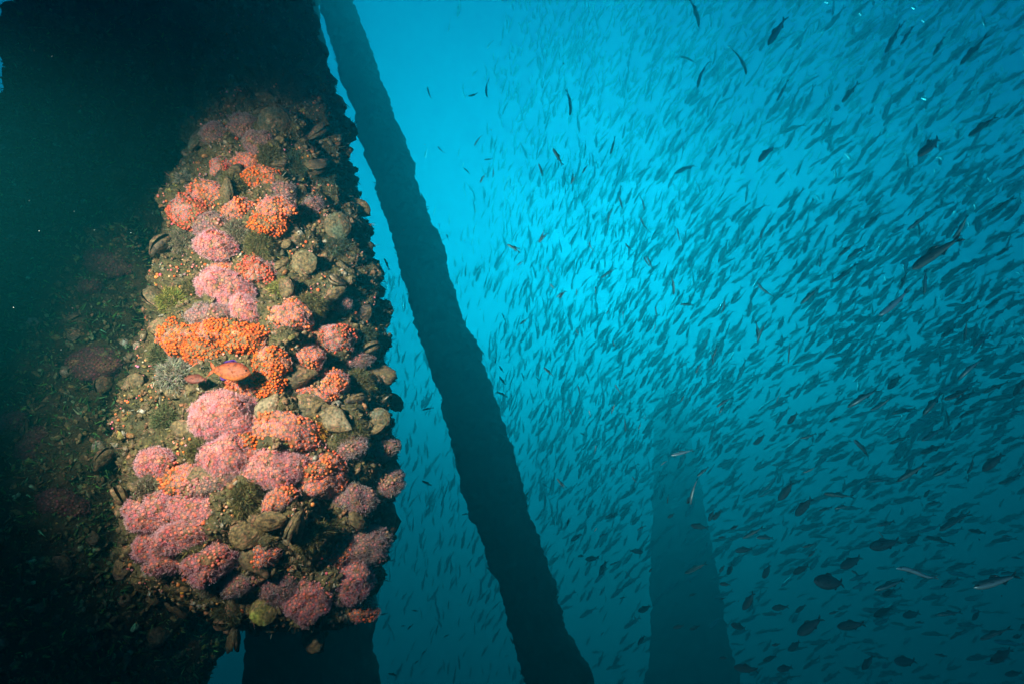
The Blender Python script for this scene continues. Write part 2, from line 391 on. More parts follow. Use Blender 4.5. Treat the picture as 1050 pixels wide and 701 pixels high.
def clump(px, py, rx, ry, ang, sty, label):
    h = hit(px, py)
    if h is None: print('MISS', px, py); return
    pt, nn, dist, onb = h; dp = dep_of(pt)
    a, b_ = rx * dp / FPX, ry * dp / FPX
    z = (nn.lerp(-pt.normalized(), .45)).normalized()
    x = RT * math.cos(R(ang)) + UP * math.sin(R(ang)); x = (x - z * x.dot(z)).normalized(); y = z.cross(x)
    M = Matrix((x, y, z)).transposed().to_4x4(); a *= 1.12 * (1.12 if sty in 'PM' else 1.28 if sty == 'O' else 1); b_ *= 1.10 * (1.2 if sty == 'O' else 1); hgt = (.45 if sty == 'W' else 1.0) * min(a, b_) + .012
    seed = random.random() * 90
    nu, nvv = 16, 32; V = []
    def surf(u, t):                                      # u 0 top..1 rim below
        al = u * 2.0
        d = Vector((math.sin(al) * math.cos(t), math.sin(al) * math.sin(t), math.cos(al)))
        k = 1 + .26 * noise.noise(d * 1.5 + Vector((seed, 0, 0))) + .11 * noise.noise(d * 3.6 + Vector((0, seed, 0)))
        fold = .10 * max(0, 1 - abs(d.y + .25 * noise.noise(d * 2 + Vector((seed, seed, 0)))) / .09) if sty in 'PM' and rx > 16 else 0
        k -= fold
        return Vector((d.x * a * k, d.y * b_ * k, d.z * hgt * k))
    for i in range(nu + 1):
        for j in range(nvv): V.append(surf(i / nu, 2 * math.pi * j / nvv))
    dc, tc, op, ps = STY[sty]
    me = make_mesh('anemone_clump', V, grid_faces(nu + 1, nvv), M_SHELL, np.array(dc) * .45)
    root = link('anemone_clump', me); root.matrix_world = Matrix.Translation(pt - z * hgt * .25) @ M
    tag(root, label, 'anemones', 'anemone clumps on the pilings')
    area = 2 * math.pi * ((a * b_) ** 1.6 / 2 + (a * hgt) ** 1.6 / 4 + (b_ * hgt) ** 1.6 / 4) ** (1 / 1.6) if a > 0 else 0
    n = int(min(900, 1.15 * area / (math.pi * (ps * .92) ** 2)))
    pos, nor = [], []
    ga = math.pi * (3 - math.sqrt(5))
    for i in range(n):
        cz = 1 - 1.35 * (i + .5) / n; al = math.acos(max(-1, cz)); u = (al + rng.normal(0, .035)) / 2.0; t = i * ga + rng.normal(0, .06)
        u = max(0.001, u); p = surf(u, t); q1 = surf(u + .02, t); q2 = surf(u, t + .05)
        nr = (q1 - p).cross(q2 - p); nr = nr.normalized() if nr.length > 0 else Vector((0, 0, 1))
        if nr.dot(p) < 0: nr = -nr
        pos.append(p); nor.append(nr)
    pos, nor = np.array(pos), np.array(nor)
    patch = np.array([noise.noise(Vector(p) * 26 + Vector((seed, 0, 0))) for p in pos])
    isopen = (patch * 1.1 + rng.random(n) * .5 + .25) < (op * 1.0 + .02 if op < .9 else op + .15)
    if isopen.sum() < 14: isopen[:] = False
    szs = ps * np.where(isopen, .75 + .5 * rng.random(n), .42 + .8 * rng.random(n)); hue = 1 + rng.normal(0, .13, (n, 1)) + np.stack([np.zeros(n), rng.normal(0, .18, n), rng.normal(0, .1, n)], 1)
    hue = np.clip(hue, .4, 1.6)
    bag = Bag(); k = isopen
    if k.any(): bag.many(OV, OF, pos[k], frames(nor[k] + rng.normal(0, .12, (k.sum(), 3)), rng.random(k.sum()) * 6), szs[k], OC * np.array(dc), hue[k])
    k2 = ~isopen
    if k2.any(): bag.many(BVt, BFt, pos[k2] + nor[k2] * (szs[k2] * .35)[:, None], frames(nor[k2]), (szs[k2] * .80), BCt * np.array(dc), hue[k2])
    if k.any():
        nT = 11; P0, Nn, sz, hh = pos[k], nor[k] + rng.normal(0, .10, (k.sum(), 3)), szs[k], hue[k]
        FR = frames(Nn, rng.random(len(P0)) * 6); tb = Bag(); allp, allr, alls, allc = [], [], [], []
        for q in range(nT):
            th = 2 * math.pi * q / nT; c_, s_ = math.cos(th), math.sin(th)
            rad = FR[:, :, 0] * c_ + FR[:, :, 1] * s_; tan = -FR[:, :, 0] * s_ + FR[:, :, 1] * c_
            lean = (.35 if sty in 'PD' else .8) + .5 * rng.random(len(P0))[:, None]
            zz = FR[:, :, 2] + rad * lean; zz /= np.linalg.norm(zz, axis=1, keepdims=True); xx = np.cross(tan, zz)
            allp.append(P0 + rad * (sz * .62)[:, None] + FR[:, :, 2] * (sz * .45)[:, None]); allr.append(np.stack([xx, tan, zz], 2))
            alls.append(np.stack([sz * 1.1, sz * 1.1, sz * (1.0 + .9 * rng.random(len(P0))) * (.95 if sty in 'PDT' else .62)], 1)); allc.append(hh)
        tb.many(TTV, TTF, np.concatenate(allp), np.concatenate(allr), np.concatenate(alls), TTC * np.array(tc), np.concatenate(allc) * .5 + .5)
        if sty in 'OR': bag.many(TTV, TTF, np.concatenate(allp), np.concatenate(allr), np.concatenate(alls), TTC * np.array(tc), np.concatenate(allc) * .5 + .5)
        else: link('tentacles', tb.mesh('tentacles', M_TENT), root)
    link('polyps', bag.mesh('polyps', M_POLYP), root)
    return root
CL = [
 (249,131,14,11,30,'D','dull pink anemone clump topmost on the lit mound'),
 (221,138,11,10,0,'D','small faded clump at the upper left of the mound beside the topmost one'),
 (265,147,12,11,0,'D','round dusky pink clump just below the topmost anemones'),
 (227,173,10,9,0,'R','small red tuft of anemones left of the double orange patch'),
 (253,169,14,10,10,'M','salmon clump sitting directly on top of a small orange patch'),
 (268,182,14,9,-10,'O','small bright orange patch high on the mound'),
 (214,197,17,9,-8,'M','flat orange flecked clump above the dark red ball of anemones'),
 (196,219,20,16,-15,'R','dark red ball of closed anemones at the upper left rim'),
 (246,216,12,10,20,'M','small salmon clump between the dark red ball and the orange ledge'),
 (291,197,9,11,80,'D','small brownish pink tuft left of the purple shell'),
 (283,214,15,9,0,'M','pale speckled clump capping the orange ledge'),
 (280,228,14,10,0,'O','orange ledge of anemones under a pale speckled cap'),
 (320,214,10,9,0,'D','dull orange lump below right of the purple shell'),
 (220,233,15,12,0,'D','greyish pink lump below the dark red ball'),
 (220,252,16,12,0,'P','soft pink lump second below the dark red ball'),
 (234,275,14,9,10,'M','small orange and pink clump above the long pink cushion'),
 (266,279,19,13,-5,'R','wide ring shaped orange red clump with a dark hollow'),
 (236,300,24,18,-25,'P','long bright pink cushion in the upper middle of the mound'),
 (251,320,14,13,-50,'P','pink tail end sloping down from the long cushion'),
 (219,324,21,10,12,'D','grey fringed pink clump behind the vivid orange mat'),
 (223,338,16,9,0,'O','rounded orange knob over the vivid orange mat'),
 (190,351,20,14,-25,'O','left end of the vivid orange mat, most saturated orange'),
 (215,362,21,13,-25,'O','middle of the vivid orange mat just above the orange fish'),
 (253,348,18,13,-10,'O','right lobe of the vivid orange mat with white dots'),
 (300,327,15,18,60,'M','upright egg shaped clump of pink and orange anemones'),
 (341,346,23,13,12,'R','leaf shaped red orange clump pointing right near the outline'),
 (349,312,11,10,0,'D','small purple pink ball near the right outline'),
 (278,370,13,11,0,'O','small orange clump right of the orange fish'),
 (317,367,10,14,60,'M','narrow speckled clump under the egg shaped one'),
 (365,367,15,8,0,'D','faded pink strip near the right outline below the leaf shaped clump'),
 (341,396,14,12,20,'M','pink rimmed red clump with a pale halo at the right'),
 (277,393,10,13,75,'O','small upright orange pink patch beside an open mussel'),
 (243,394,20,10,-5,'M','salmon patch directly beneath the orange fish'),
 (318,405,18,7,-12,'M','orange flecked strip growing on the back of a mussel'),
 (226,424,27,22,0,'P','large fluffy pink dome below the orange fish'),
 (294,441,26,19,-8,'M','pink dome with a dark orange slit across its crown'),
 (252,458,17,11,-25,'O','orange wedge squeezed between three pink domes'),
 (234,467,20,19,0,'P','pink dome left of the roundest central one'),
 (279,481,24,22,0,'P','roundest pale pink dome in the middle of the mound'),
 (325,488,25,21,10,'M','white ringed dome right of the roundest one, edged by shade'),
 (161,474,14,13,0,'P','isolated pink ball at the left rim of the mound'),
 (186,494,22,13,20,'M','salmon clump below right of the isolated ball'),
 (217,498,22,9,22,'D','thin pink cover on an arched mussel back'),
 (162,524,22,20,0,'P','upper left lobe of the big pink cluster low on the mound'),
 (205,523,25,14,-5,'P','upper right lobe of the big pink cluster low on the mound'),
 (190,548,24,12,15,'P','middle fold of the big pink cluster low on the mound'),
 (176,568,20,15,20,'P','lowest left lobe of the big pink cluster'),
 (226,566,27,18,28,'P','lowest right lobe of the big pink cluster with a slanting slit'),
 (150,558,8,12,0,'P','little pink knob at the far left of the big pink cluster'),
 (286,512,14,9,30,'M','small striped orange clump above the two tan shells'),
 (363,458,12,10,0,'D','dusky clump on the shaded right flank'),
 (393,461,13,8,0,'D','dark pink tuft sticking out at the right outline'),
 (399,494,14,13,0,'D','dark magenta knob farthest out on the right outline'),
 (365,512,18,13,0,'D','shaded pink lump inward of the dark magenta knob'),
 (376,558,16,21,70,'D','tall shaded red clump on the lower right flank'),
 (346,570,17,13,30,'M','orange flecked clump between tall red and ringed ones'),
 (358,593,18,22,70,'P','hanging pink clump with bright white rings'),
 (371,627,14,8,-15,'M','lowest small tuft under the white ringed clump'),
 (313,612,19,23,80,'P','dim pink clump with a dark cleft at the bottom of the mound'),
 (284,598,18,16,0,'D','dim reddish lump left of the cleft one'),
 (246,597,18,9,25,'D','thin greyish pink strip beneath the big cluster'),
 (270,566,12,13,0,'M','red patch between dark mussels low in the middle'),
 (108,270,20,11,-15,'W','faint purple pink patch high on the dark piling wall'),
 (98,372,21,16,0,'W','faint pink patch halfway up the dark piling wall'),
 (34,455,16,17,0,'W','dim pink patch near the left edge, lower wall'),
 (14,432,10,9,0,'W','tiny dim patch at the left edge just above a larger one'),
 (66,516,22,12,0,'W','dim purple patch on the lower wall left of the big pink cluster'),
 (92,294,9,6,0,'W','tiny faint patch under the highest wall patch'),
]
for c in CL: clump(*c)

# single anemones strewn between the clumps
p, nn = sample_mesh(TV, TF, 9500, vis(.1))
kp = np.array([noise.noise(Vector(q) * 12 + Vector((3, 1, 0))) for q in p]) > .14; p, nn = p[kp], nn[kp]; n = len(p)
b = Bag(); s_ = .0022 + .0028 * rng.random(n) ** 1.5; op = rng.random(n) < .75; hu = np.clip(1 + rng.normal(0, .25, (n, 3)), .3, 1.6)
b.many(OV, OF, p[op] + nn[op] * .003, frames(nn[op]), s_[op], OC * np.array((.74, .30, .22)), hu[op])
b.many(BVt, BFt, p[~op] + nn[~op] * .003, frames(nn[~op]), s_[~op], BCt * np.array((.72, .20, .05)), hu[~op])
o = link('scattered_polyps', b.mesh('scattered_polyps', M_POLYP), bulge); tag(o, kind='stuff')

# ---------------------------------------------------------------- shells
def mussel_mesh(seed, base):
    """two valves, x long axis 1, parts built apart: returns (upper, lower)"""
    out = []
    for side in (1, -1):
        V = []; nu, nvv = 9, 12
        for i in range(nu + 1):
            al = (math.pi / 2) * i / nu
            for j in range(nvv):
                t = 2 * math.pi * j / nvv
                x = math.sin(al) * math.cos(t); y = math.sin(al) * math.sin(t) * (.30 - .13 * math.cos(t) - .03 * math.cos(2 * t)); z = math.cos(al) ** .8 * (.17 - .05 * x) * (1 + .05 * math.sin(al * 14))
                k = 1 + .26 * noise.noise(Vector((x * 4 + seed, y * 6, z * 5))) + .10 * noise.noise(Vector((x * 11, y * 11 + seed, z * 11)))
                V.append((x * .5 * k, y * k, (z * k + .006 + .035 * max(0, .4 - x)) * side))
        out.append(make_mesh('valve', V, grid_faces(nu + 1, nvv), M_SHELL, base))
    return out
MUS = []
for i, c in enumerate([(.10, .085, .05), (.07, .05, .035), (.16, .11, .05), (.09, .10, .06), (.22, .17, .10), (.05, .045, .05)]):
    MUS.append(mussel_mesh(i * 7.7, np.array(c)))
def place_mussel(pt, nn, size, label, group, k=None, ang=None, edge=.5):
    up, lo = MUS[random.randrange(len(MUS)) if k is None else k]
    z = nn.normalized(); a = random.random() * 6.28 if ang is None else R(ang)
    if ang is None:
        x = Vector((random.gauss(0, 1), random.gauss(0, 1), random.gauss(0, 1)))
        z = (z + Vector((random.gauss(0, .45), random.gauss(0, .45), random.gauss(0, .45)))).normalized()
    else: x = RT * math.cos(a) + UP * math.sin(a); 
    x = (x - z * x.dot(z)).normalized(); y = z.cross(x)
    if ang is None and random.random() < .6: y, z = z, -y      # standing on its edge, gape outward
    M = Matrix((x, y, z)).transposed().to_4x4() @ Matrix.Diagonal((size, size, size, 1))
    r = bpy.data.objects.new('mussel', None); COL.objects.link(r); r.matrix_world = Matrix.Translation(pt + nn * size * .10) @ M
    r.empty_display_size = .02
    link('valve', up, r); link('valve', lo, r)
    return tag(r, label, 'mussel', group)
HM = [  # px, py, size px, angle, palette, label
 (303, 385, 38, 5, 1, 'long dark open mussel in the middle of the mound'),
 (277, 417, 28, 60, 4, 'rounded tan mussel right of the large fluffy dome'),
 (322, 418, 36, -8, 3, 'olive mussel beneath the orange flecked strip'),
 (345, 432, 34, -30, 4, 'pale edged arched mussel on the right of the mound'),
 (280, 531, 30, 5, 2, 'smooth brown oval mussel in the lower middle'),
 (222, 492, 44, 20, 0, 'arched brown mussel left of the olive tuft'),
 (299, 551, 26, -65, 4, 'upright tan mussel right of the round tan shell'),
 (262, 575, 36, -60, 1, 'black rimmed mussel below the round tan shell'),
 (366, 534, 26, -10, 2, 'orange brown mussel on the lower right flank'),
 (344, 300, 20, 30, 3, 'green mussel near the right outline above the purple ball'),
 (371, 322, 26, 40, 5, 'blackish mussel jutting from the right outline'),
 (300, 240, 26, -60, 1, 'dark mussel below the orange ledge'),
 (241, 180, 24, 70, 0, 'brown mussel near the top between two red tufts'),
 (186, 400, 28, 10, 3, 'olive mussel left of the large fluffy dome'),
 (192, 440, 26, -5, 0, 'dark brown mussel above the isolated pink ball'),
 (170, 335, 26, 10, 2, 'brown mussel left of the vivid orange mat'),
 (307, 198, 20, 70, 5, 'smooth purple shell high on the mound'),
]
for px, py, s_, an, k, lb in HM:
    h = hit(px, py)
    if h: place_mussel(h[0], (h[1].lerp(-h[0].normalized(), .4)).normalized(), s_ * dep_of(h[0]) / FPX * 1.1, lb, 'mussels on the pilings', k, an)
def scatter_pts(V, F, n, mind, lo=.1):
    p, nn = sample_mesh(V, F, n * 9, vis(lo)); keep = []
    for a, b_ in zip(p, nn):
        d = a @ np.array(FW); qx, qy = 525 + FPX * a[0] / d, 350.5 - FPX * (a @ np.array(UP)) / d
        if V is TV and any(((qx - c[0]) / (c[2] + 5)) ** 2 + ((qy - c[1]) / (c[3] + 5)) ** 2 < 1 for c in CL + [(236, 380, 26, 12)]): continue
        if all((a - q[0]) @ (a - q[0]) > mind * mind for q in keep): keep.append((a, b_))
        if len(keep) >= n: break
    return keep
for p, nn in scatter_pts(TV, TF, 74, .062, -.1):
    place_mussel(Vector(p) + Vector(nn) * .012, Vector(nn), .058 + .026 * random.random(), 'large crusted mussel jutting edge first out of the lit mound', 'large mussels jutting from the mound')
for p, nn in scatter_pts(TV, TF, 120, .030):
    place_mussel(Vector(p), Vector(nn), .028 + .030 * random.random(), 'small crusted mussel wedged among anemones on the lit mound', 'small mussels among the anemones')
for p, nn in scatter_pts(pvv, pff, 120, .06):
    place_mussel(Vector(p), Vector(nn), .04 + .05 * random.random(), 'dark mussel in the crust of the shaded piling wall', 'mussels in the shaded wall crust')

def scallop(px, py, rp, color, label, name='rock_scallop', cat='scallop'):
    h = hit(px, py); 
    if not h: return
    pt, nn = h[0], h[1].lerp(-h[0].normalized(), .6).normalized(); r = rp * dep_of(pt) / FPX
    V = []; nu, nvv = 12, 40; cc = []
    for i in range(nu + 1):
        q = i / nu
        for j in range(nvv):
            t = 2 * math.pi * j / nvv; rr = q * r * (1 + .10 * noise.noise(Vector((math.cos(t) * 1.5, math.sin(t) * 1.5, px)))) * (1 + .035 * q * math.cos(14 * t))
            z = r * .30 * (1 - q ** 2.2) + r * .035 * noise.noise(Vector((rr * math.cos(t) * 90, rr * math.sin(t) * 90, px))) + r * .02 * math.cos(q * 26)
            V.append((rr * math.cos(t), rr * math.sin(t), z)); cc.append(np.array(color) * (.75 + .5 * abs(math.sin(q * 13))))
    for j in range(nvv):
        t = 2 * math.pi * j / nvv; V.append((V[nu * nvv + j][0] * .9, V[nu * nvv + j][1] * .9, -r * .5)); cc.append(np.array(color) * .4)
    o = link(name, make_mesh(name, V, grid_faces(nu + 2, nvv), M_SHELL, np.array(cc)))
    z = nn; x = RT - z * RT.dot(z); x.normalize(); o.matrix_world = Matrix.Translation(pt + nn * .012) @ Matrix((x, z.cross(x), z)).transposed().to_4x4()
    tag(o, label, cat)
scallop(252, 544, 17, (.34, .25, .10), 'round tan rock scallop below the olive tuft')
scallop(270, 626, 14, (.32, .30, .05), 'yellow green encrusted disc at the bottom of the mound')
scallop(388, 430, 12, (.10, .13, .09), 'dark green crusted scallop on the right outline')
scallop(345, 232, 14, (.10, .13, .08), 'dull green scallop on the upper right outline')
scallop(280, 125, 16, (.05, .08, .06), 'dim blue green scallop right of the topmost anemones')
scallop(312, 270, 13, (.16, .15, .08), 'olive scallop on the right of the wide ring shaped clump')

# barnacles
def barnacle_mesh(seed):
    V = []; nvv = 14; prof = [(1, 0), (.86, .35), (.62, .72), (.46, .9), (.36, .82), (.22, .45)]
    for r, z in prof:
        for j in range(nvv):
            t = 2 * math.pi * j / nvv; k = 1 + .10 * math.cos(6 * t + seed) + .05 * noise.noise(Vector((t, z, seed))); V.append((r * k * math.cos(t), r * k * math.sin(t), z))
    return make_mesh('barnacle', V, grid_faces(len(prof), nvv), M_SHELL, np.array((.40, .38, .30)) * (.7 + .3 * (seed % 2)))
BM = [barnacle_mesh(i) for i in range(3)]
def put(name, me, p, nn, sz, label, cat, group):
    z = Vector(nn).normalized(); x = z.orthogonal().normalized()
    o = link(name, me); o.matrix_world = Matrix.Translation(Vector(p)) @ Matrix((x, z.cross(x), z)).transposed().to_4x4() @ Matrix.Diagonal((sz, sz, sz, 1))
    tag(o, label, cat, group)
for p, nn in scatter_pts(TV, TF, 70, .035):
    put('barnacle', random.choice(BM), p, nn, .006 + .007 * random.random(), 'small pale barnacle on the lit mound', 'barnacle', 'barnacles on the mound')
for p, nn in scatter_pts(pvv, pff, 60, .06):
    put('barnacle', random.choice(BM), p, nn, .009 + .010 * random.random(), 'dim barnacle on the shaded piling wall', 'barnacle', 'barnacles on the wall')

# olive hydroid / algae tufts: each a bush of branching filaments
def tuft(px, py, rp, color, label):
    h = hit(px, py)
    if not h: return
    pt, nn = h[0], h[1].lerp(-h[0].normalized(), .4).normalized(); r = rp * dep_of(pt) / FPX
    n = int(2600 * min(1, rp / 18) + 500)
    d = rng.normal(0, 1, (n, 3)); d[:, 2] = np.abs(d[:, 2]) * .9; d /= np.linalg.norm(d, axis=1, keepdims=True)
    rad = r * (.45 + .5 * rng.random(n)) * np.array([1 + .5 * noise.noise(Vector(q) * 2.2 + Vector((px, 0, 0))) for q in d])
    pos = d * rad[:, None] * np.array([1, 1, .75]); b = Bag(); tv, tf = blade_t()
    c = np.array(color) * (.5 + rng.random((n, 1))) * (1 + rng.normal(0, .12, (n, 3)))
    b.many(tv, tf, pos, frames(d + rng.normal(0, .5, (n, 3)), rng.random(n) * 6.28), np.stack([np.full(n, .0014), np.full(n, .005), .006 + .008 * rng.random(n)], 1), (1, 1, 1), np.clip(c, .01, .8))
    x = RT - nn * RT.dot(nn); x.normalize(); mw = Matrix.Translation(pt) @ Matrix((x, nn.cross(x), nn)).transposed().to_4x4()
    V = []; 
    for i in range(11):
        for j in range(22):
            al = 1.9 * i / 10; t = 2 * math.pi * j / 22; q = Vector((math.sin(al) * math.cos(t), math.sin(al) * math.sin(t), math.cos(al)))
            k = r * .62 * (1 + .5 * noise.noise(q * 2.2 + Vector((px, 0, 0)))) + r * .05 * noise.noise(q * 9); V.append((q.x * k, q.y * k, q.z * k * .75))
    o = link('algae_tuft', make_mesh('algae_tuft', V, grid_faces(11, 22), M_SHELL, np.array(color) * .5)); o.matrix_world = mw
    link('filaments', b.mesh('filaments', M_TURF), o); tag(o, label, 'algae tuft', 'algae tufts on the mound')
OL = (.17, .14, .05); TN = (.26, .21, .13); GR = (.30, .28, .20)
for a in [(252, 512, 18, OL, 'bushy olive brown tuft left of the striped orange clump'), (315, 548, 20, OL, 'large olive tuft right of the upright tan mussel'),
          (191, 249, 16, TN, 'fuzzy beige tuft at the left rim below the dark red ball'), (245, 240, 15, TN, 'beige tuft in the upper middle between pink lumps'),
          (266, 250, 14, OL, 'brown tuft above the wide ring shaped clump'), (180, 385, 20, GR, 'pale speckled tuft left of the orange fish'),
          (189, 186, 9, GR, 'grey feathery tuft at the upper left rim'), (240, 190, 12, OL, 'olive tuft near the top under the salmon clump'),
          (360, 450, 17, OL, 'olive tuft on the shaded right flank'), (338, 540, 13, OL, 'small olive tuft on the lower right'),
          (176, 310, 14, (.26, .24, .05), 'yellow olive tuft left of the long pink cushion'), (200, 300, 14, OL, 'brown tuft beside the long pink cushion'),
          (290, 300, 13, (.28, .25, .06), 'yellow tuft right of the long pink cushion'), (320, 312, 14, OL, 'olive tuft above the leaf shaped clump'),
          (370, 392, 14, OL, 'dark olive tuft on the right flank beside the halo clump'), (205, 462, 13, OL, 'olive tuft right of the isolated pink ball'),
          (150, 500, 11, TN, 'small tan tuft at the left rim above the big pink cluster'), (215, 597, 12, TN, 'tan tuft under the big pink cluster'),
          (235, 625, 15, (.12, .12, .05), 'dark green tuft near the bottom of the mound'), (325, 440, 9, (.55, .24, .03), 'small amber sponge tuft right of the slit dome'),
          (275, 160, 12, OL, 'dull green tuft right of the salmon clump'), (300, 170, 15, (.08, .10, .05), 'dark green tuft on the shaded upper flank'),
          (330, 180, 14, (.10, .12, .07), 'grey green tuft on the upper right outline'), (345, 250, 15, (.10, .11, .06), 'bushy green tuft on the right outline, widest ledge'),
          (300, 90, 15, (.06, .09, .06), 'dim tuft high on the shaded flank'), (375, 345, 12, (.09, .10, .05), 'dark tuft jutting at the right outline beside the leaf shaped clump'),
          (165, 365, 12, (.14, .14, .06), 'olive tuft at the left rim beside the orange mat'), (170, 430, 14, (.15, .15, .06), 'mossy tuft at the left rim, halfway down')]:
    tuft(*a)

# ---------------------------------------------------------------- fish
def fish_bag(h=.20, wd=.11, tail=.20, bend=0.0, fork=.6, top=(.02, .035, .035), side=(.45, .52, .50), belly=(.75, .8, .78), dorsal=.05, ns=14, nr=10, eye=True, fin=None, edge=None, wave=False, pe=.62, ped=.016):
    b = Bag(); xs = np.linspace(.5, -.36, ns)
    def prof(x):
        u = (.5 - x) / .86; return max(.0, (math.sin(math.pi * min(1, u ** pe * .93 + .0))) ** .85) if u > 0 else 0
    V, C = [], []
    for x in xs:
        p = prof(x); hh = max(p * h / 2, .006 if x > .45 else ped); ww = max(p * wd / 2, .004 if x > .45 else .008)
        for j in range(nr):
            t = 2 * math.pi * j / nr; z = math.sin(t)
            V.append((x, ww * math.cos(t), hh * z - .1 * h * .2))
            C.append(top if z > .45 else side if z > -.5 else belly)
    V.append((.505, 0, 0)); C.append(top); V.append((-.37, 0, 0)); C.append(side)
    F = [tuple(q) for q in grid_faces(ns, nr)]
    T = [(a, b2, c) for a, b2, c, d in F] + [(a, c, d) for a, b2, c, d in F]
    T += [(ns * nr, (j + 1) % nr, j) for j in range(nr)] + [(ns * nr + 1, (ns - 1) * nr + j, (ns - 1) * nr + (j + 1) % nr) for j in range(nr)]
    b.add(V, T, np.array(C))
    fc = fin if fin is not None else tuple(np.array(side) * .25)
    def plate(poly, col, th=.004, y0=0.0, yl=0.0):
        n = len(poly); v = [(x, y0 + yl * i + th, z) for i, (x, z) in enumerate(poly)] + [(x, y0 + yl * i - th, z) for i, (x, z) in enumerate(poly)]
        f = [(0, i, i + 1) for i in range(1, n - 1)] + [(n, n + i + 1, n + i) for i in range(1, n - 1)]
        for i in range(n): k = (i + 1) % n; f += [(i, k, n + k), (i, n + k, n + i)]
        b.add(v, f, col)
    tz = tail / 2
    plate([(-.34, .012), (-.40, tz * .55), (-.50, tz), (-.47, tz * .4), (-.50 + .14 * fork, 0)], fc)
    plate([(-.34, -.012), (-.50 + .14 * fork, 0), (-.47, -tz * .4), (-.50, -tz), (-.40, -tz * .55)], fc)
    plate([(.12, h * .42), (.02, h * .46 + dorsal), (-.06, h * .44 + dorsal * .8), (-.14, h * .36)], fc)
    plate([(-.08, -h * .42), (-.12, -h * .42 - dorsal * .8), (-.22, -h * .22 - dorsal * .3), (-.24, -h * .22)], fc)
    for s in (1, -1): plate([(.20, -.01), (.10, -h * .16), (.08, -h * .05)], fc if edge is None else side, .002, s * wd * .46, s * .01)
    if edge is not None:
        plate([(.16, h * .44 + .004), (.04, h * .46 + dorsal + .014), (-.14, h * .40 + dorsal * .7), (-.2, h * .30 + .03), (-.14, h * .36 + .02), (.04, h * .46 + dorsal)], edge, .006)
        plate([(.10, -h * .46), (-.08, -h * .46 - .012), (-.14, -h * .42 - dorsal * .8 - .01), (-.24, -h * .22 - .02), (-.12, -h * .42 - dorsal * .5), (.0, -h * .44)], edge, .006)
    if eye:
        sv, sf = sphere_t(5, 6)
        for s in (1, -1): b.add(sv * np.array([.020, .010, .020]) * (1 + h * .6) + np.array([.40, s * prof(.40) * wd * .47, h * .06]), sf, (.008, .008, .008))
    for i in range(len(b.v)):
        v = b.v[i]; x = v[:, 0].copy()
        if wave: v[:, 2] += bend * np.sin(x * 6.5)
        v[:, 1] += bend * (x - .5) ** 2 * (1 if not wave else .5)
        b.v[i] = v
    return b
SAR = [fish_bag(.19, .10, .17, bd, top=(.05, .075, .08)).mesh('sardine', M_FISH) for bd in (0, .18, -.18, .35, -.3)]
MAC = [fish_bag(.17, .10, .16, bd, top=(.015, .03, .03), side=(.08, .12, .12), belly=(.6, .66, .62)).mesh('mackerel', M_FISH) for bd in (0, .25, -.25, .5, -.45)]
BLK = [fish_bag(.34, .15, .24, bd, .6, (.02, .025, .03), (.05, .06, .07), (.09, .10, .11), .045, fin=(.03, .035, .04), pe=.74).mesh('blacksmith_fish', M_FISHM) for bd in (0, .2, -.2)]
LONG = fish_bag(.11, .08, .09, .035, .5, (.02, .035, .03), (.5, .62, .6), (.85, .9, .88), .02, wave=True, ns=20).mesh('barracuda', M_FISH)
def fish_at(name, me, head, tail, roll, label, cat, group=None):
    head, tail = Vector(head), Vector(tail); x = (head - tail); L = x.length; x.normalize()
    up = Vector((0, 0, 1)) if abs(x.z) < .93 else Vector((0, 1, 0))
    y = up.cross(x).normalized(); z = x.cross(y); q = Quaternion(x, roll); y, z = q @ y, q @ z
    o = link(name, me); o.matrix_world = Matrix.Translation((head + tail) / 2) @ Matrix((x, y, z)).transposed().to_4x4() @ Matrix.Diagonal((L, L, L, 1))
    return tag(o, label, cat, group)
HF = []   # hx,hy,tx,ty in photo pixels, kind
def reg(ox, oy, sc, rows_):
    for r in rows_:
        k = r[4] if len(r) > 4 else 'S'
        HF.append((ox + r[0] / sc, oy + r[1] / sc, ox + r[2] / sc, oy + r[3] / sc, k))
reg(770, 360, 3.75, [(370,215,480,135),(740,185,865,145),(780,205,860,150),(660,245,735,155),(525,145,575,92,'R'),(795,110,875,15),(655,345,740,290),(650,390,745,360),(560,500,665,435),
 (450,500,535,480),(890,460,965,385,'R'),(830,470,880,410),(700,478,790,440),(105,572,165,505,'R'),(170,632,232,562,'R'),(675,588,742,575),(665,560,688,530,'R'),(10,358,60,322,'R'),(140,278,180,235,'R'),
 (530,355,610,325),(950,508,1050,480),(725,690,820,620),(760,283,762,225,'R'),(1010,170,1050,90,'R'),(100,200,98,155),(145,45,145,-10),(540,240,640,210),(460,225,535,195),(395,340,480,405),
 (300,270,350,250),(800,255,855,218),(990,240,1050,225),(780,300,835,265),(190,335,250,322),(280,545,385,560),(260,612,320,600),(890,160,970,122),(320,605,385,585),(480,670,565,650),(200,465,250,455),(490,690,525,730)])
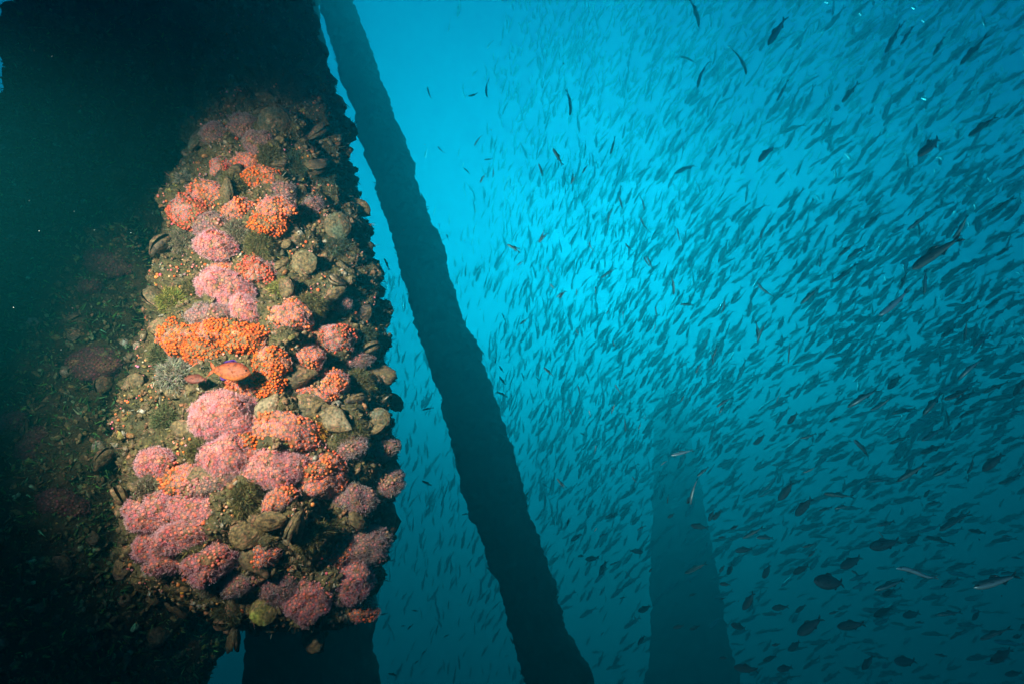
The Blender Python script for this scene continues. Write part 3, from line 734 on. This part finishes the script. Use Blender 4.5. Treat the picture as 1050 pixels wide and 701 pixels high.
reg(770, 514, 3.75, [(240,305,380,308,'R'),(343,255,425,210,'R'),(160,278,220,242,'R'),(20,138,105,128),(45,295,78,240,'R'),(505,360,562,340,'R'),(470,440,545,405,'R'),(583,440,650,425,'R'),(712,435,815,420),
 (850,455,880,422,'R'),(880,530,975,488),(920,615,1010,568,'R'),(975,665,1045,655,'R'),(1035,485,1060,465,'R'),(427,645,470,590,'R'),(550,615,635,610,'R'),(100,645,160,635,'R'),(45,610,105,598,'R'),
 (143,572,193,535,'R'),(80,410,140,400,'R'),(170,425,212,395,'R'),(178,510,270,452,'R'),(330,480,440,468,'R'),(765,528,815,488),(600,160,650,125,'R'),(455,175,560,155,'R'),(725,108,820,42),
 (835,108,905,120),(965,133,1012,130),(730,330,800,292),(475,340,590,300),(300,430,345,420),(196,175,255,162),(220,212,258,178),(1000,215,1050,210),(705,585,770,600),(630,465,675,460),(960,275,1025,270),(1005,520,1050,515,'R'),(80,552,112,548,'R'),
 (670,135,750,145),(0,640,25,640,'R'),(385,265,425,280)])
reg(770, 180, 3.75, [(620,360,765,250),(570,440,610,365),(665,460,672,360),(35,245,45,165),(25,410,60,480),(25,645,40,555),(820,640,830,555),(860,655,930,590),(900,510,975,470),(925,140,990,90),
 (265,355,268,290),(145,700,148,640),(730,620,810,575),(775,245,850,160),(335,310,395,265),(370,320,445,260),(310,410,400,370),(190,495,260,430),(600,210,685,155),(435,205,500,140),(940,310,1015,265)])
reg(770, 0, 3.75, [(65,175,135,65),(640,600,765,510),(835,525,925,455),(515,205,560,130),(575,175,625,100),(700,215,745,140),(805,250,870,170),(350,395,400,330),(100,390,145,305),(30,625,95,520)])
reg(500, 0, 3.75, [(315,445,335,370),(250,570,285,625),(195,630,220,675),(740,218,810,230),(808,340,815,230),(812,105,815,0),(995,290,985,160),(470,595,500,530),(320,700,340,660),(720,670,800,615),(365,665,380,632)])
reg(500, 180, 3.75, [(462,185,460,120),(505,80,525,145),(590,160,597,225),(600,135,612,70),(728,200,740,260),(530,260,550,300),(603,310,607,365),(612,310,635,360),(437,395,490,345),(75,265,125,288),(195,255,225,215),
 (390,255,393,300),(230,350,232,385),(240,415,258,438),(265,470,295,435),(340,435,348,470),(455,535,468,515),(520,520,521,555),(740,495,795,495),(715,460,720,385),(645,505,650,550),(645,570,646,610),(910,480,918,540),
 (1040,640,1045,560),(125,572,155,550),(55,530,70,555),(340,590,348,620),(482,635,484,665),(865,700,885,650),(320,35,335,0),(415,455,418,425)])
reg(500, 360, 3.75, [(800,85,815,30),(865,50,878,0),(880,215,930,165),(890,240,908,195),(740,195,760,165),(345,130,370,170),(215,60,250,95),(130,82,145,108),(185,95,198,120),(305,78,308,108),(45,95,68,135),(35,155,78,170),
 (490,125,510,175),(475,240,490,195),(310,220,322,245),(390,225,392,255),(415,360,422,395),(665,440,685,412),(805,480,850,440),(475,445,485,478),(270,490,298,528),(215,505,228,530),(555,480,572,512),(780,590,785,480),
 (455,640,500,620,'R'),(305,670,322,640),(1020,355,1050,330),(530,310,537,255),(580,300,590,270),(355,312,378,325),(690,585,695,550,'R'),(765,585,785,550,'R'),(692,640,718,622,'R'),(600,260,612,242),(45,55,60,85),(30,45,32,10)])
reg(500, 514, 3.75, [(320,150,360,122,'R'),(380,225,430,212,'R'),(432,280,453,230),(530,265,548,302),(598,192,545,188,'R'),(350,210,370,208,'R'),(585,425,625,400,'R'),(563,435,572,470),(577,552,607,515),(757,275,845,235),
 (950,190,1020,175,'R'),(980,140,1050,105),(780,90,845,100,'R'),(850,75,870,30,'R'),(865,70,900,30,'R'),(980,415,1032,350,'R'),(890,270,915,245,'R'),(920,280,948,238,'R'),(935,470,1000,490,'R'),(945,635,1040,645,'R'),(712,485,755,475,'R'),
 (410,115,422,98),(700,60,718,45,'R'),(775,360,805,355,'R'),(890,600,925,600,'R'),(620,270,635,255,'R'),(890,315,935,318,'R'),(893,375,912,370,'R'),(935,105,965,90,'R'),(888,140,915,135,'R'),(575,110,603,90),(430,135,460,120),(775,490,820,480,'R'),
 (435,515,445,500),(470,242,510,235),(508,372,535,365)])
reg(330, 0, 2, [(508,238,522,195),(340,200,325,165),(300,197,322,197),(475,305,490,335),(445,340,457,360),(510,378,523,358),(535,355,545,337),(325,375,332,352),(238,300,246,318),(333,328,350,328),(290,345,306,353),
 (350,365,357,342),(255,480,262,492),(382,503,407,514),(445,498,462,475),(128,530,138,550),(405,665,420,655),(487,612,500,595),(217,178,219,205),(240,458,242,470),(400,545,412,535),(313,300,322,275)])
reg(380, 350, 2, [(105,140,130,135),(105,285,130,297),(187,355,203,350),(402,375,410,360),(410,408,432,392),(425,440,437,437,'R'),(440,446,468,442,'R'),(470,478,482,448,'R'),(548,553,572,540,'R'),(548,620,562,602,'R'),
 (382,280,398,300),(480,360,503,350),(40,450,50,446),(85,550,98,552),(75,590,85,580),(62,583,72,582),(105,640,115,632),(150,605,160,600),(36,680,60,683),(90,660,100,652),(20,560,34,556)])
LBL = {'S': ('slender dark fish with pale belly swimming in front of the hazy school', 'mackerel', 'slender fish nearer than the school'),
       'R': ('dark oval fish hovering in the dim lower water', 'damselfish', 'dark oval fish low in the picture')}
def pix_fish(hx, hy, tx, ty, k, mesh, name, label, cat, group, d=None, swing=None, roll=None):
    ln = math.hypot(hx - tx, hy - ty)
    if d is None:
        real = {'S': .17, 'R': .14}[k] if ln > 16 else .10
        d = min(max(FPX * real / ln, 2.2), 4.2) * random.uniform(.92, 1.05)
        if (hx + tx) / 2 < 620 and k == 'S': d = random.uniform(2.6, 3.8)
    sw = random.uniform(-.35, .35) if swing is None else swing
    h_, t_ = P(hx, hy, d), P(tx, ty, d); dl = (h_ - t_).length * sw
    h_ = P(hx, hy, d - dl / 2); t_ = P(tx, ty, d + dl / 2)
    return fish_at(name, mesh, h_, t_, random.uniform(-.5, .5) if roll is None else roll, label, cat, group)
for hx, hy, tx, ty, k in HF:
    nm = 'mackerel' if k == 'S' else 'blacksmith_fish'
    pix_fish(hx, hy, tx, ty, k, random.choice(MAC if k == 'S' else BLK), nm, LBL[k][0], LBL[k][1], LBL[k][2])
# standouts
pix_fish(900.7, 324, 934, 302.7, 'S', SAR[1], 'mackerel', 'silver bellied fish glinting at mid right, brightest in the school', 'mackerel', 'slender fish nearer than the school', 2.6, .1, .9)
pix_fish(998, 602, 1044.7, 588.7, 'S', MAC[0], 'mackerel', 'largest slender fish, at the lower right edge', 'mackerel', 'slender fish nearer than the school', 2.1, .1, .4)
pix_fish(919, 582, 962, 592, 'S', LONG, 'barracuda', 'long thin wavy silver fish at the lower right', 'barracuda', None, 2.3, .05, .3)
pix_fish(688, 466.5, 711, 461, 'S', SAR[0], 'mackerel', 'pale flanked fish glinting above the faint piling', 'mackerel', 'slender fish nearer than the school', 2.8, .1, .8)
ORG = fish_bag(.46, .17, .38, 0, .7, (.20, .035, .012), (.27, .058, .014), (.34, .09, .02), .05, fin=(.40, .075, .025), edge=(.10, .03, .24), pe=.80, ped=.055, ns=18, nr=14).mesh('orange_fish', M_FISHM)
hh = hit(240, 380)
dO = dep_of(hh[0]) - .09
f1 = pix_fish(257, 381.5, 214, 378, 'S', ORG, 'orange_fish', 'orange fish with violet edged fins in front of the anemones', 'reef fish', None, dO, .0, .1)
RED = fish_bag(.44, .16, .26, .2, .5, (.10, .025, .015), (.14, .035, .018), (.12, .03, .02), .04, fin=(.09, .02, .015), pe=.80, ped=.055, ns=18, nr=14).mesh('red_fish', M_FISHM)
pix_fish(189, 387, 214, 390, 'S', RED, 'red_fish', 'dusky red brown fish just left of the orange one', 'reef fish', None, dO + .02, .1, .1)

# the school: hundreds of single fish and one mass for the rest
def heading(px, py):
    """angle in degrees of the body in the picture (tail up right, head down left)"""
    a = np.interp(px, [330, 480, 560, 680, 800, 900, 1050], [84, 82, 78, 62, 50, 44, 40])
    a -= np.interp(py, [0, 250, 450, 600, 700], [-6, 0, 14, 30, 36]) * np.interp(px, [450, 700, 900], [.2, .8, 1])
    return a
def density(px, py):
    edge = np.interp(py, [-60, 0, 200, 260, 300], [545, 525, 495, 460, 330])
    e = 1 / (1 + math.exp(-(px - edge) / 14))
    low = 1 - .75 * max(0, min(1, (py - 480) / 160)) if px < 660 else 1 - .72 * max(0, min(1, (py - 400) / 200))
    lm = .6 if px < 500 else 1
    return e * low * lm * (1 if px < 760 else .8)
fish = []
while len(fish) < 9400:
    px, py = random.uniform(330, 1110), random.uniform(-60, 730)
    if random.random() > density(px, py): continue
    clus = noise.noise(Vector((px * .012, py * .018, 4.2))) + .5 * noise.noise(Vector((px * .04, py * .05, 1.2)))
    if random.random() > .74 + .42 * clus: continue
    near = float(np.interp(px, [330, 450, 560, 700, 850, 1050], [10.2, 10, 9.4, 8.3, 7.3, 6.4]))
    far = random.random() < .45
    d = near + (3.2 + 4.5 * random.random() if far else 5.0 * random.random() ** 1.1) + abs(random.gauss(0, .2))
    fish.append((d, px, py))
fish.sort()
N1 = 300; bag = Bag(); rest = []
templ = []
for bd in (0, .25, -.25):
    fb = fish_bag(.20, .10, .17, bd, ns=8, nr=6, eye=False)
    templ.append((np.concatenate(fb.v), np.concatenate(fb.f), np.concatenate(fb.c)))
lists = {0: [], 1: [], 2: []}
ct = 0
for d, px, py in fish:
    a = R(heading(px, py) + random.gauss(0, 11)); L = random.uniform(.24, .34)
    dv = -(RT * math.cos(a) + UP * math.sin(a)) + FW * random.gauss(-.1, .4); dv.normalize()
    c = P(px, py, d)
    infr = 0 <= px <= 1050 and 0 <= py <= 701
    if ct < N1 and infr:
        fish_at('sardine', random.choice(SAR), c + dv * L / 2, c - dv * L / 2, random.gauss(0, .5), 'silvery sardine in the near side of the dense school', 'sardine', 'sardines on the near side of the school'); ct += 1
        continue
    up = Vector((0, 0, 1)) if abs(dv.z) < .93 else Vector((0, 1, 0))
    y = up.cross(dv).normalized(); z = dv.cross(y); q = Quaternion(dv, random.gauss(0, .5)); y, z = q @ y, q @ z
    lists[random.randrange(3)].append((np.array(c), np.array([list(dv), list(y), list(z)]).T, L))
for k, l in lists.items():
    tv, tf, tc = templ[k]
    bag.many(tv, tf, np.array([q[0] for q in l]), np.array([q[1] for q in l]), np.array([q[2] for q in l]), tc)
sch = link('sardine_school', bag.mesh('sardine_school', M_FISH)); tag(sch, 'vast school of sardines fading into blue haze', 'fish school', kind='stuff')

# drifting specks
sv, sf = sphere_t(4, 5); b = Bag(); n = 900
pp = np.array([P(random.uniform(-50, 1100), random.uniform(-40, 740), random.uniform(.6, 3.4)) for _ in range(n)])
b.many(sv, sf, pp, frames(rng.normal(0, 1, (n, 3))), .0003 + .0005 * rng.random(n), (.34, .40, .38))
sn = link('marine_snow', b.mesh('marine_snow', M_TENT)); tag(sn, 'tiny pale specks drifting in the water', 'specks', kind='stuff')
